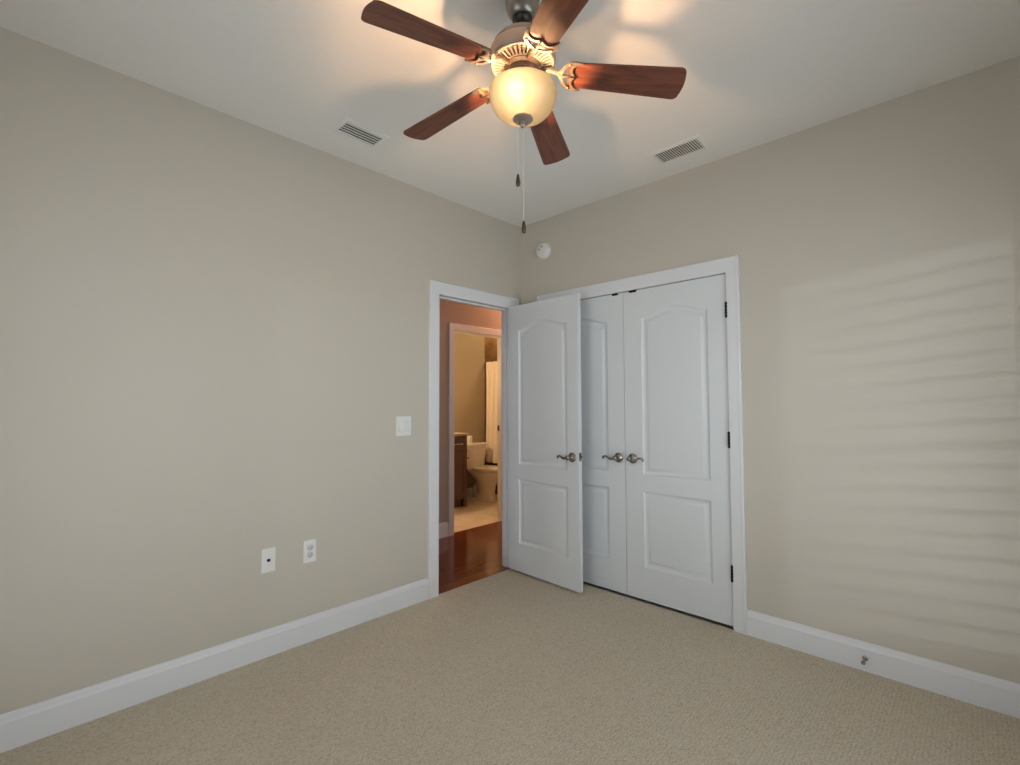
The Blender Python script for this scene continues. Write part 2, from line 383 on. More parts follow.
box(bm, (-0.096, DY0+0.008, DTOP-0.008), (0, DY1-0.008, DTOP)); box(bm, (-0.075, DY0+0.018, DTOP-0.018), (-0.040, DY1-0.018, DTOP-0.008))
obj('jamb', bm, TRIM, tr1)
bm = BM(); casing(bm, lambda a, n, z: (-0.096-n, a, z), DY0+0.002, DY1-0.002, DTOP-0.008); obj('hall_side_casing', bm, TRIM, tr1)
bm = BM(); casing(bm, lambda a, n, z: (a, -n, z), CX0+0.002, CX1-0.002, CTOP-0.002, 0.82, 0.82)
tr2 = struct(obj('trim_2', bm, TRIM), 'white casing round the closet double doors', 'door casing')
bm = BM(); box(bm, (CX0, 0.040, 0), (CX0+0.012, 0.12, CTOP)); box(bm, (CX1-0.012, 0.040, 0), (CX1, 0.12, CTOP)); box(bm, (CX0+0.012, 0.040, CTOP-0.012), (CX1-0.012, 0.12, CTOP)); obj('jamb', bm, TRIM, tr2)

# ------------------------------------------------------------------ doors
def offset_loop(pts, d):
    """inset a closed counter-clockwise outline by d"""
    n = len(pts); out = []
    for i in range(n):
        p0, p1, p2 = (Vector(pts[i-1]), Vector(pts[i]), Vector(pts[(i+1) % n]))
        d1 = (p1-p0).normalized(); d2 = (p2-p1).normalized()
        n1 = Vector((-d1.y, d1.x)); n2 = Vector((-d2.y, d2.x)); b = (n1+n2)
        b = b/ max(0.3, (1+n1.dot(n2)))
        out.append(tuple(p1 + b*d))
    return out
def arch_outline(x0, x1, z0, zs, rise):
    pts = [(x0, z0), (x1, z0)]
    n = 28
    for k in range(n+1):
        t = k/n; e = 0.5-0.5*math.cos(2*PI*t)
        pts.append((x1+(x0-x1)*t, zs + rise*(e**0.9)))
    return pts
def rect_outline(x0, x1, z0, z1): return [(x0, z0), (x1, z0), (x1, z1), (x0, z1)]
PANEL = [(0.0, 0.0), (0.004, 0.004), (0.010, 0.0075), (0.019, 0.0092), (0.027, 0.0088), (0.036, 0.0045), (0.046, 0.0020), (0.050, 0.0018)]
def door_leaf(wid, hgt, th, px0, px1):
    bm = BM()
    outs = [arch_outline(px0, px1, 0.806, 1.838, 0.053), rect_outline(px0, px1, 0.208, 0.694)]
    for face in (0, 1):
        yy = (lambda d: d) if face == 0 else (lambda d: th-d)
        rim = [bm.verts.new((x, yy(0), z)) for x, z in ((0, 0), (wid, 0), (wid, hgt), (0, hgt))]
        hole_loops = []
        for o in outs:
            prev = None
            for d, dep in PANEL:
                lp = [bm.verts.new((x, yy(dep), z)) for x, z in offset_loop(o, d)]
                if prev is None: hole_loops.append(lp)
                else:
                    n = len(lp)
                    for k in range(n): bm.faces.new([prev[k], prev[(k+1) % n], lp[(k+1) % n], lp[k]])
                prev = lp
            bm.faces.new(prev)
        loops_fill(bm, [rim] + hole_loops)
        if face == 0: r0 = rim
    for k in range(4): bm.faces.new([r0[k], r0[(k+1) % 4], rim[(k+1) % 4], rim[k]])
    return bm
def smooth_path(pts, n=4):
    P = [Vector(p) for p in pts]; out = []
    for i in range(len(P)-1):
        p0 = P[max(i-1, 0)]; p1 = P[i]; p2 = P[i+1]; p3 = P[min(i+2, len(P)-1)]
        for k in range(n):
            t = k/n
            out.append(0.5*((2*p1)+(p2-p0)*t+(2*p0-5*p1+4*p2-p3)*t*t+(3*p1-p0-3*p2+p3)*t**3))
    out.append(P[-1]); return out
def lever_handle(parent, x, z, sgn, y=0.0, out=-1, label=None):
    """lever pointing along sgn*x on a face at y; out = -1 towards -y"""
    bm = BM()
    R_ = Matrix.Translation((x, y, z)) @ Matrix.Rotation(PI/2 if out < 0 else -PI/2, 4, 'X')
    lathe(bm, [(0.0335, 0), (0.0335, 0.004), (0.031, 0.008), (0.027, 0.010), (0.024, 0.014), (0.018, 0.017), (0.0145, 0.020), (0.0115, 0.026), (0.0115, 0.044), (0.015, 0.047), (0.016, 0.054), (0.013, 0.060), (0.006, 0.063), (0, 0.0635)], 28, R_)
    h = obj('handle', bm, NICKEL, parent, smooth=50)
    bm = BM(); o_ = out
    pts = [(x, y+o_*0.050, z), (x+sgn*0.016, y+o_*0.052, z-0.003), (x+sgn*0.034, y+o_*0.052, z-0.006), (x+sgn*0.050, y+o_*0.051, z-0.001), (x+sgn*0.066, y+o_*0.049, z+0.007), (x+sgn*0.080, y+o_*0.047, z+0.009), (x+sgn*0.092, y+o_*0.045, z+0.004), (x+sgn*0.096, y+o_*0.044, z-0.003), (x+sgn*0.092, y+o_*0.044, z-0.008)]
    sp = smooth_path(pts, 4); n = len(sp)
    rad = [0.0115 - 0.0050*min(1, i/(n*0.45)) + 0.0012*max(0, (i/n-0.8)*5) for i in range(n)]
    tube(bm, sp, rad, 12); obj('lever', bm, NICKEL, h, smooth=60)
    return h
def hinge_part(parent, x, y, z, material, leaf=None, label=None):
    bm = BM(); L = 0.092
    for k in range(5): lathe(bm, [(0.0085, k*L/5+0.0006), (0.0094, k*L/5+0.002), (0.0094, (k+1)*L/5-0.002), (0.0085, (k+1)*L/5-0.0006)], 14, Matrix.Translation((x, y, z-L/2)))
    lathe(bm, [(0.0035, -0.004), (0.0055, 0), (0.0055, L), (0.0045, L+0.004), (0, L+0.005)], 12, Matrix.Translation((x, y, z-L/2)))
    if leaf: box(bm, *leaf)
    o = obj('hinge', bm, material, parent, smooth=40)
    if label: o['label'] = label
    return o

# open bedroom door: local x from the hinge, front face (towards the camera) at y = 0
A, B = Vector((0.014, -0.158)), Vector((0.705, -0.1915))
ang = math.atan2(B.y-A.y, B.x-A.x); WD = (B-A).length + 0.0
DZ = 0.016
bm = door_leaf(WD, 2.034, 0.035, 0.112, WD-0.099)
d1 = struct(obj('door_1', bm, DOOR, None, (A.x, A.y, DZ), ang, smooth=25), 'white arched two panel door standing open in front of the closet', 'door')
lever_handle(d1, WD-0.055, 0.900, -1); lever_handle(d1, WD-0.055, 0.900, -1, 0.035, 1)
bm = BM(); bbox(bm, (WD-0.0005, 0.005, 0.877), (WD+0.0012, 0.030, 0.934), 0.0005, 1)
o = obj('latch_plate', bm, NICKEL, d1)
bm = BM(); box(bm, (WD+0.0008, 0.010, 0.897), (WD+0.010, 0.024, 0.913)); lathe(bm, [(0.0035, 0), (0.003, 0.0008), (0, 0.001)], 10, Matrix.Translation((WD+0.001, 0.0175, 0.885)) @ Matrix.Rotation(PI/2, 4, 'Y')); lathe(bm, [(0.0035, 0), (0.003, 0.0008), (0, 0.001)], 10, Matrix.Translation((WD+0.001, 0.0175, 0.926)) @ Matrix.Rotation(PI/2, 4, 'Y')); obj('latch_bolt', bm, BRONZE, o)
for hz in (0.25, 1.05, 1.80):
    hinge_part(d1, -0.008, 0.033, hz, STEEL, leaf=((-0.0085, 0.004, hz-0.045), (-0.0005, 0.033, hz+0.045)), label='satin steel hinge')

# closet doors
cw = 0.683
bm = door_leaf(cw, 2.028, 0.035, 0.129, cw-0.116)
d3 = struct(obj('door_3', bm, DOOR, None, (0.9510, 0.0015, 0.016), 0, smooth=25), 'white arched two panel closet door with black hinges on its outer edge', 'door')
lever_handle(d3, 1.007-0.951, 0.904, 1)
for hz in (0.300, 1.058, 1.813):
    hinge_part(d3, cw+0.001, -0.0115, hz, BLACK, leaf=((cw-0.004, -0.0105, hz-0.044), (cw+0.005, -0.0016, hz+0.044)), label='black hinge')
bm = BM(); bbox(bm, (0.045, -0.004, 2.028), (0.098, 0.022, 2.0325), 0.001, 1); bbox(bm, (0.045, -0.0045, 2.016), (0.098, -0.0002, 2.030), 0.001, 1); obj('ball_catch', bm, BLACK, d3)['label'] = 'black ball catch plate'
bm = door_leaf(cw, 2.028, 0.035, 0.116, cw-0.129)
d2 = struct(obj('door_2', bm, DOOR, None, (0.2645, 0.0015, 0.016), 0, smooth=25), 'white arched two panel closet door partly hidden behind the open door', 'door')
lever_handle(d2, 0.899-0.2645, 0.902, -1)
bm = BM(); bbox(bm, (0.599, -0.004, 2.028), (0.645, 0.022, 2.0325), 0.001, 1); bbox(bm, (0.599, -0.0045, 2.016), (0.645, -0.0002, 2.030), 0.001, 1); obj('ball_catch', bm, BLACK, d2)['label'] = 'black ball catch plate'
for hz in (0.300, 1.058, 1.813):
    hinge_part(d2, -0.0005, -0.0085, hz, BLACK, leaf=((-0.003, -0.0105, hz-0.044), (0.003, -0.0016, hz+0.044)), label='black hinge')

# ------------------------------------------------------------------ ceiling fan
FAN = Vector((1.5565, -1.6865, H))
fan = tag(empty('ceiling_fan', FAN), 'five blade cherry ceiling fan with pewter motor and lit amber glass bowl', 'ceiling fan')
bm = BM(); lathe(bm, [(0.058, -0.0005), (0.0605, -0.004), (0.0615, -0.022), (0.0605, -0.045), (0.0570, -0.066), (0.0505, -0.084), (0.0430, -0.097), (0.038, -0.102), (0.034, -0.1025), (0.034, -0.094), (0.030, -0.088)], 48, cap=False)
obj('canopy', bm, CANOPY, fan, smooth=40)
bm = BM(); lathe(bm, [(0.0, -0.070), (0.020, -0.072), (0.030, -0.084), (0.0325, -0.096), (0.030, -0.108), (0.022, -0.118), (0.012, -0.122), (0.0105, -0.130), (0.0105, -0.165), (0.019, -0.168), (0.021, -0.180), (0, -0.180)], 36)
obj('downrod', bm, mat('dark_downrod', (0.06, 0.052, 0.048), 0.35, metal=0.8), fan, smooth=40)
bm = BM(); lathe(bm, [(0, -0.168), (0.028, -0.168), (0.046, -0.171), (0.072, -0.179), (0.094, -0.190), (0.103, -0.201), (0.105, -0.208), (0.102, -0.211), (0.102, -0.215), (0.111, -0.219), (0.1145, -0.225), (0.1155, -0.234), (0.1155, -0.256), (0.1145, -0.263), (0.112, -0.267), (0.106, -0.268), (0.060, -0.262), (0, -0.262)], 64)
mh = obj('motor_housing', bm, PEWTER, fan, smooth=35)
bm = BM()   # slotted cover below the motor
NB = 40
def zc(r): return -0.2725 - (0.114-r)*0.16
for r0_, r1_ in ((0.102, 0.1125), (0.062, 0.071)):
    lathe(bm, [(r0_, zc(r0_)+0.004), (r1_, zc(r1_)+0.004), (r1_, zc(r1_)-0.001), (r0_, zc(r0_)-0.001), (r0_, zc(r0_)+0.004)], 80, cap=False)
for k in range(NB):
    a = 2*PI*k/NB; h0, h1 = 0.0026, 0.0042
    v = []
    for zz in (0.003, -0.0015):
        for r_, hw in ((0.0695, h0), (0.1035, h1)):
            for s in (-1, 1): v.append(bm.verts.new((r_*math.cos(a)-s*hw*math.sin(a), r_*math.sin(a)+s*hw*math.cos(a), zc(r_)+zz)))
    for f in ((0,1,3,2),(4,6,7,5),(0,4,5,1),(2,3,7,6),(0,2,6,4),(1,5,7,3)): bm.faces.new([v[i] for i in f])
obj('vent_ring', bm, PEWTER, fan)
bm = BM(); lathe(bm, [(0, -0.266), (0.066, -0.266), (0.068, -0.274), (0.064, -0.284), (0.052, -0.290), (0.050, -0.306), (0.056, -0.312), (0.058, -0.328), (0.050, -0.336), (0, -0.336)], 48)
obj('switch_housing', bm, mat('dark_pewter', (0.16, 0.13, 0.11), 0.4, metal=0.8), fan, smooth=35)
# blades and blade irons
ZB = -0.342
th0 = 4.532
PITCHB = math.radians(-12)
DROOP = math.tan(math.radians(5.2))
def blade_outline():
    r0_, r1_, w0_, w1_ = 0.158, 0.562, 0.048, 0.0635
    pts = []
    def hw(r): return w0_ + (w1_-w0_)*(r-r0_)/(r1_-r0_)
    rc = 0.020; sag = 0.006
    pts.append((r0_+0.006, -w0_)); 
    for k in range(7):
        a = -PI/2 + (PI/2)*k/6; pts.append((r1_-sag-rc+rc*math.cos(a), -hw(r1_)+rc+rc*math.sin(a)))
    for k in range(1, 8):
        t = -1+2*k/8; pts.append((r1_-sag*t*t, t*(hw(r1_)-rc)))
    for k in range(7):
        a = (PI/2)*k/6; pts.append((r1_-sag-rc+rc*math.cos(a), hw(r1_)-rc+rc*math.sin(a)))
    pts.append((r0_+0.006, w0_)); pts.append((r0_, w0_-0.006)); pts.append((r0_, -w0_+0.006))
    return pts
IRON_H = [(0.137, 0.0045), (0.143, 0.020), (0.152, 0.034), (0.164, 0.044), (0.172, 0.043), (0.165, 0.033), (0.163, 0.020), (0.167, 0.0045)]
def mirror(l): return [(u, -v) for u, v in l]
IRON_HALF = [(0.052, 0.010), (0.075, 0.009), (0.105, 0.0075), (0.124, 0.0085), (0.131, 0.017), (0.138, 0.031), (0.147, 0.044), (0.162, 0.054), (0.182, 0.058), (0.202, 0.0555), (0.205, 0.051), (0.192, 0.0485), (0.181, 0.042), (0.173, 0.032), (0.171, 0.021), (0.176, 0.010), (0.182, 0.003)]
def pitch_pt(u, v, z):
    k = max(0, min(1, (u-0.10)/0.035)); a = PITCHB*k
    zl = 0.020*(1-k) + (0.562-max(u, 0.06))*DROOP
    return (u, v*math.cos(a) - z*math.sin(a), v*math.sin(a) + z*math.cos(a) + zl)
first = None
for k in range(5):
    a = th0 - k*2*PI/5
    if first is None:
        bm = BM(); prism(bm, blade_outline(), [], lambda u, v: pitch_pt(u, v, 0.0030), lambda u, v: pitch_pt(u, v, -0.0030))
        bl = obj('fan_blade', bm, BLADE, fan, (0, 0, ZB), a)
        bm = BM(); out = IRON_HALF + mirror(IRON_HALF)[::-1]
        prism(bm, out, [IRON_H, mirror(IRON_H)], lambda u, v: pitch_pt(u, v, -0.0032), lambda u, v: pitch_pt(u, v, -0.0092))
        tube(bm, [pitch_pt(0.060, 0, -0.009), pitch_pt(0.100, 0, -0.011), pitch_pt(0.14, 0, -0.010), pitch_pt(0.182, 0, -0.009)], [0.007, 0.007, 0.005, 0.003], 8)
        for u, v in ((0.162, 0.046), (0.162, -0.046), (0.128, 0.0)):
            c = pitch_pt(u, v, -0.0092); lathe(bm, [(0.005, 0.002), (0.005, -0.001), (0.003, -0.003), (0, -0.0032)], 10, Matrix.Translation(c))
        ir = obj('blade_iron', bm, IRON, bl)
        first = bl
    else:
        c = copy_part(first, fan); c.rotation_euler = (0, 0, a)
# glass bowl
ZR = -0.364
outer = [(0.1165, 0.004), (0.1185, -0.001), (0.1185, -0.011), (0.1160, -0.029), (0.1095, -0.049), (0.0990, -0.067), (0.0850, -0.081), (0.0670, -0.091), (0.0450, -0.0965), (0.0200, -0.098), (0.006, -0.098)]
inner = [(r*0.965, z+0.0035) for r, z in outer[1:]][::-1]
bm = BM(); lathe(bm, [(r, ZR+z) for r, z in outer] + [(r, ZR+z) for r, z in inner] + [(0.1140, ZR+0.004), (0.1165, ZR+0.004)], 64, cap=False)
obj('lamp_shade', bm, SHADE, fan, smooth=60)
ZF = ZR+0.0215
bm = BM(); lathe(bm, [(0.0, ZF+0.012), (0.006, ZF+0.012), (0.006, ZF-0.119), (0.0335, ZF-0.1185), (0.0355, ZF-0.1225), (0.032, ZF-0.1265), (0.018, ZF-0.129), (0.0095, ZF-0.132), (0.0085, ZF-0.140), (0.0100, ZF-0.144), (0.0075, ZF-0.150), (0, ZF-0.152)], 40)
obj('finial', bm, mat('finial_pewter', (0.40, 0.33, 0.28), 0.4, metal=0.8), fan, smooth=40)
# bulbs: two lamps inside the bowl, on the side away from the closet
toL = Vector((-rt.x, -rt.y, 0)).normalized(); toC = Vector((CAM.x-FAN.x, CAM.y-FAN.y, 0)).normalized()
for off in (toL*0.016 + toC*0.068, toL*0.010 - toC*0.055):
    bm = BM(); lathe(bm, [(0, 0.022), (0.010, 0.022), (0.010, 0.008), (0.014, 0.0), (0.0165, -0.010), (0.014, -0.020), (0.008, -0.026), (0, -0.028)], 20, Matrix.Translation((off.x, off.y, ZR+0.001)))
    obj('bulb', bm, BULB, fan, smooth=60)
    pass
BP = toL*0.016 + toC*0.068
light('fan_bulb_light', 'POINT', FAN + Vector((BP.x, BP.y, ZR-0.038)), 25, (1.0, 0.56, 0.28), 0.012)
BP = toL*0.010 - toC*0.055
light('fan_bulb_light', 'POINT', FAN + Vector((BP.x, BP.y, ZR-0.032)), 7, (1.0, 0.56, 0.28), 0.012)
# pull chains
def chain(x, y, z0, z1, fob):
    bm = BM(); n = int((z0-z1)/0.0055)
    tube(bm, [(x, y, z0), (x, y, z1)], 0.0010, 6)
    for k in range(n): lathe(bm, [(0, 0.0016), (0.0016, 0.0008), (0.0016, -0.0008), (0, -0.0016)], 6, Matrix.Translation((x, y, z0-(k+0.5)*(z0-z1)/n)))
    c = obj('pull_chain', bm, CHAIN, fan, smooth=60)
    bm = BM(); lathe(bm, [(0, 0.002), (0.0030, 0.0), (0.0045, -0.004), (0.0062, -0.014), (0.0078, -0.026), (0.0076, -0.036), (0.0055, -0.042), (0, -0.044)], 16, Matrix.Translation((x, y, z1)))
    obj('fob', bm, BRONZE, c, smooth=60)['label'] = 'dark bronze chain fob'
c1 = Vector((-0.0125, -0.0125)); c2 = Vector((0.0015, 0.0005))
chain(c1.x, c1.y, ZF-0.122, 2.080-H, 1)
chain(c2.x, c2.y, ZF-0.151, 1.915-H, 2)

# ------------------------------------------------------------------ ceiling vents
def vent(cx, cy, lx, ly, along, n, label, border, lmat, tilt):
    t = tag(empty('ceiling_vent', (cx, cy, H)), label, 'air vent', 'ceiling vents')
    bm = BM(); hx, hy = lx/2, ly/2; ix, iy = hx-border, hy-border
    prof = [(0.0, -0.0005), (0.003, -0.0035), (border-0.006, -0.0050), (border-0.001, -0.0065), (border, -0.0050), (border, -0.0005)]
    rings = [[bm.verts.new((s*(hx-d), r*(hy-d), z)) for s, r in ((-1,-1),(1,-1),(1,1),(-1,1))] for d, z in prof]
    for q in range(len(rings)):
        a, b = rings[q], rings[(q+1) % len(rings)]
        for k in range(4): bm.faces.new([a[k], a[(k+1) % 4], b[(k+1) % 4], b[k]])
    obj('frame', bm, VENT, t)
    bm = BM(); box(bm, (-ix, -iy, -0.0012), (ix, iy, -0.0004)); obj('shade_backing', bm, DUCT_SHADE, t)['label'] = 'dark backing sheet painted as the shade behind the louvers'  # flat dark sheet on the ceiling; its colour paints the shade inside the vent
    bm = BM()
    for k in range(n):
        f = (k+0.5)/n
        if along == 'y':
            x = -ix + 2*ix*f; sl = 2*ix/n
            mtx = Matrix.Translation((x, 0, -0.0040)) @ Matrix.Rotation(tilt, 4, 'Y'); box(bm, (-sl*0.44, -iy, -0.0006), (sl*0.44, iy, 0.0006), mtx)
        else:
            y = 0; x = -ix + 2*ix*f; sl = 2*ix/n
            mtx = Matrix.Translation((x, 0, -0.0040)) @ Matrix.Rotation(tilt, 4, 'Y'); box(bm, (-sl*0.40, -iy, -0.0005), (sl*0.40, iy, 0.0005), mtx)
    obj('louvers', bm, lmat, t)
    return t
vent(0.321, -1.622, 0.170, 0.266, 'y', 5, 'white ceiling vent with lengthwise grey louvers above the doorway wall', 0.028, VENT, math.radians(15))
vent(1.479, -0.259, 0.308, 0.182, 'x', 18, 'white ceiling vent with many short crosswise louvers above the closet', 0.028, VENT, math.radians(22))

# ------------------------------------------------------------------ smoke detector
sd = tag(empty('smoke_detector', (0.258, 0.0, 2.483)), 'round white smoke detector high on the wall beside the corner', 'smoke detector')
RX = Matrix.Rotation(PI/2, 4, 'X')
bm = BM(); lathe(bm, [(0.066, 0.0005), (0.066, 0.010), (0.063, 0.013), (0, 0.013)], 40, RX); obj('base', bm, PLASTIC, sd, smooth=40)
bm = BM(); lathe(bm, [(0.061, 0.013), (0.062, 0.018), (0.060, 0.028), (0.054, 0.035), (0.040, 0.039), (0, 0.040)], 40, RX); cv = obj('cover', bm, PLASTIC, sd, smooth=40)
bm = BM()
for px, pz, r_ in ((-0.020, 0.008, 0.007),): lathe(bm, [(r_, 0.0395), (r_, 0.0415), (0, 0.042)], 16, Matrix.Translation((px, 0, pz)) @ RX)
obj('test_button', bm, GREYSLOT, cv)
bm = BM()
for k in range(5): box(bm, (-0.012+0.0, -0.0405, 0.020+0.004*k), (0.016, -0.0385, 0.0215+0.004*k))
obj('sounder_slots', bm, GREYSLOT, cv)

# ------------------------------------------------------------------ wall plates on the left wall
def plate(name, y, z, wy, hz, label, cat):
    t = tag(empty(name, (0, y, z)), label, cat)
    bm = BM(); bbox(bm, (0.0004, -wy/2, -hz/2), (0.0064, wy/2, hz/2), 0.0025, 2); obj('cover_plate', bm, PLASTIC, t)
    return t
sw = plate('light_switch', -1.122, 1.145, 0.112, 0.124, 'wide white light switch plate beside the doorway', 'light switch')
for s in (-1, 1):
    bm = BM(); bbox(bm, (0.0060, s*0.023-0.0165, -0.034), (0.0082, s*0.023+0.0165, 0.034), 0.0008, 1); f_ = obj('switch_frame', bm, mat('switch_grey', (0.62, 0.63, 0.63), 0.4), sw)
    bm = BM(); bbox(bm, (-0.0025, -0.0145, -0.031), (0.0025, 0.0145, 0.031), 0.001, 1, Matrix.Translation((0.0086, s*0.023, 0)) @ Matrix.Rotation(math.radians(5*s), 4, 'Y')); obj('rocker', bm, PLASTIC, f_)
po = plate('power_outlet', -1.722, 0.484, 0.071, 0.122, 'white duplex power outlet nearer the doorway', 'outlet')
for s in (-1, 1):
    bm = BM(); lathe(bm, [(0.0165, 0.0058), (0.0165, 0.0082), (0, 0.0084)], 28, Matrix.Translation((0, 0, s*0.0195)) @ Matrix.Rotation(PI/2, 4, 'Y')); r_ = obj('receptacle', bm, mat('receptacle_white', (0.60, 0.60, 0.62), 0.4), po)
    bm = BM(); zz = s*0.0195
    box(bm, (0.0080, -0.0075, zz-0.002), (0.0088, -0.0055, zz+0.007)); box(bm, (0.0080, 0.0055, zz-0.002), (0.0088, 0.0075, zz+0.006))
    lathe(bm, [(0.0025, 0.008), (0.0025, 0.0088), (0, 0.0088)], 10, Matrix.Translation((0, 0, zz-0.008)) @ Matrix.Rotation(PI/2, 4, 'Y')); obj('slots', bm, GREYSLOT, r_)
co = plate('cable_outlet', -1.938, 0.484, 0.071, 0.122, 'white wall plate with one small black cable socket', 'outlet')
bm = BM(); RY = Matrix.Rotation(PI/2, 4, 'Y')
lathe(bm, [(0.0085, 0.0060), (0.0085, 0.0085), (0.006, 0.0090), (0.005, 0.0150), (0.003, 0.0152), (0.003, 0.010), (0, 0.010)], 20, RY); obj('socket', bm, BLACK, co, smooth=40)['label'] = 'black cable socket'
for s in (-1, 1):
    bm = BM(); lathe(bm, [(0.0033, 0.006), (0.0030, 0.0072), (0, 0.0075)], 12, Matrix.Translation((0, 0, s*0.046)) @ RY); obj('screw', bm, PLASTIC, co)

# ------------------------------------------------------------------ door stop on the right baseboard
ds = tag(empty('door_stop', (2.243, -0.016, 0.062)), 'small metal door stop screwed to the white baseboard', 'door stop')
bm = BM(); lathe(bm, [(0.012, 0), (0.012, 0.003), (0.006, 0.006), (0.0045, 0.012), (0.0045, 0.050), (0, 0.050)], 20, RX); obj('post', bm, NICKEL, ds, smooth=40)
bm = BM(); lathe(bm, [(0.0075, 0.046), (0.009, 0.049), (0.009, 0.060), (0.007, 0.065), (0, 0.066)], 20, RX); obj('bumper', bm, mat('grey_rubber', (0.20, 0.18, 0.17), 0.7), ds, smooth=40)

# ------------------------------------------------------------------ hall
HX = -1.10
BD0, BD1, BTOP = 0.203, 0.950, 2.035
bm = BM(); box(bm, (-1.15, -2.6, -0.1), (0.0, 3.0, -0.002))
struct(obj('floor_hall', bm, PLANK), 'glossy red brown plank floor of the hall', 'floor')
bm = BM(); box(bm, (-1.22, -2.6, H), (-0.12, 3.0, H+0.1)); struct(obj('ceiling_hall', bm, CEIL), 'ceiling of the hall beyond the doorway', 'ceiling')
bm = BM(); box(bm, (HX-0.12, -2.6, -0.1), (HX, BD0, H)); box(bm, (HX-0.12, BD1, -0.1), (HX, 3.0, H)); box(bm, (HX-0.12, BD0, BTOP), (HX, BD1, H))
box(bm, (-1.22, -2.7, -0.1), (-0.12, -2.6, H)); box(bm, (-1.22, 3.0, -0.1), (-0.0, 3.1, H)); box(bm, (-0.12, 0.12, -0.1), (0.0, 3.0, H))
struct(obj('wall_hall', bm, HALL), 'brown lit hall wall around the bathroom doorway', 'wall')
CS = 0.78
bm = BM(); casing(bm, lambda a, n, z: (HX+n, a, z), BD0+0.004, BD1-0.004, BTOP-0.008, CS, CS, CS, -0.002)
tr3 = struct(obj('trim_3', bm, TRIM), 'white casing round the bathroom doorway across the hall', 'door casing')
bm = BM(); box(bm, (HX-0.12, BD0, -0.002), (HX, BD0+0.008, BTOP)); box(bm, (HX-0.12, BD1-0.008, -0.002), (HX, BD1, BTOP)); box(bm, (HX-0.12, BD0+0.008, BTOP-0.008), (HX, BD1-0.008, BTOP))
box(bm, (HX-0.075, BD1-0.018, -0.002), (HX-0.042, BD1-0.008, BTOP-0.008)); box(bm, (HX-0.075, BD0+0.008, -0.002), (HX-0.042, BD0+0.018, BTOP-0.008)); obj('jamb', bm, TRIM, tr3)
bm = BM(); bbox(bm, (HX-0.117, BD1-0.0098, 0.985), (HX-0.088, BD1-0.008, 1.045), 0.0006, 1); obj('strike_plate', bm, BRONZE, tr3)['label'] = 'dark strike plate on the jamb'
bm = BM(); base_run(bm, (HX, -2.6), (HX, BD0-0.069), (1, 0), -0.002, 1.05); base_run(bm, (HX, BD1+0.069), (HX, 3.0), (1, 0), -0.002, 1.05)
struct(obj('baseboard_hall', bm, TRIM), 'white baseboard along the hall wall', 'baseboard')
# ------------------------------------------------------------------ bathroom
BX, TUBY = -2.50, 1.95
bm = BM(); box(bm, (BX-0.1, 0.10, -0.1), (-1.15, 2.80, 0.0)); struct(obj('floor_bathroom', bm, FTILE), 'tan tiled bathroom floor', 'floor')
bm = BM(); box(bm, (BX-0.1, 0.0, H), (-1.22, 2.85, H+0.1)); struct(obj('ceiling_bathroom', bm, CEIL), 'ceiling of the bathroom', 'ceiling')
bm = BM(); box(bm, (BX-0.1, 0.0, -0.1), (BX, TUBY, H)); box(bm, (BX, 0.0, 0.0), (-1.22, 0.10, H)); box(bm, (-1.24, BD1+0.1, 0), (-1.22, TUBY, H)); box(bm, (-1.24, 0.1, 0), (-1.22, BD0-0.02, H)); box(bm, (-1.24, BD0-0.02, BTOP+0.02), (-1.22, BD1+0.1, H))
struct(obj('wall_bathroom', bm, BATH), 'tan bathroom wall behind the toilet', 'wall')
bm = BM(); box(bm, (BX-0.1, TUBY, -0.1), (BX-0.0, 2.80, 2.30)); box(bm, (BX, 2.75, 0), (-1.22, 2.80, H)); box(bm, (-1.24, TUBY, 0), (-1.22, 2.75, H)); box(bm, (BX-0.1, TUBY, 2.30), (BX-0.002, 2.80, H))
struct(obj('wall_shower', bm, WTILE), 'brown mottled tile wall above the shower curtain', 'wall')
bm = BM(); base_run(bm, (BX, 1.17), (BX, TUBY), (1, 0), 0.0, 0.8); struct(obj('baseboard_bathroom', bm, TRIM), 'white baseboard behind the toilet', 'baseboard')

tub = tag(empty('bathtub', (-1.86, 2.35, 0)), 'bathtub with dark tiled apron behind the shower curtain', 'bathtub')
bm = BM(); box(bm, (-2.495, 2.005, 0.001), (-1.245, 2.045, 0.50)); obj('apron', bm, ATILE, tub, (1.86, -2.35, 0))
bm = BM()
o4 = [(-2.495, 2.046), (-1.245, 2.046), (-1.245, 2.745), (-2.495, 2.745)]; i4 = [(-2.43, 2.10), (-1.31, 2.10), (-1.31, 2.68), (-2.43, 2.68)]; b4 = [(-2.36, 2.17), (-1.40, 2.17), (-1.40, 2.62), (-2.36, 2.62)]
L0 = [bm.verts.new((x, y, 0.001)) for x, y in o4]; L1 = [bm.verts.new((x, y, 0.505)) for x, y in o4]; L2 = [bm.verts.new((x, y, 0.505)) for x, y in i4]; L3 = [bm.verts.new((x, y, 0.12)) for x, y in b4]
for a_, b_ in ((L0, L1), (L1, L2), (L2, L3)):
    for k in range(4): bm.faces.new([a_[k], a_[(k+1) % 4], b_[(k+1) % 4], b_[k]])
bm.faces.new(L3); bm.faces.new(L0[::-1]); obj('basin', bm, PORC, tub, (1.86, -2.35, 0))

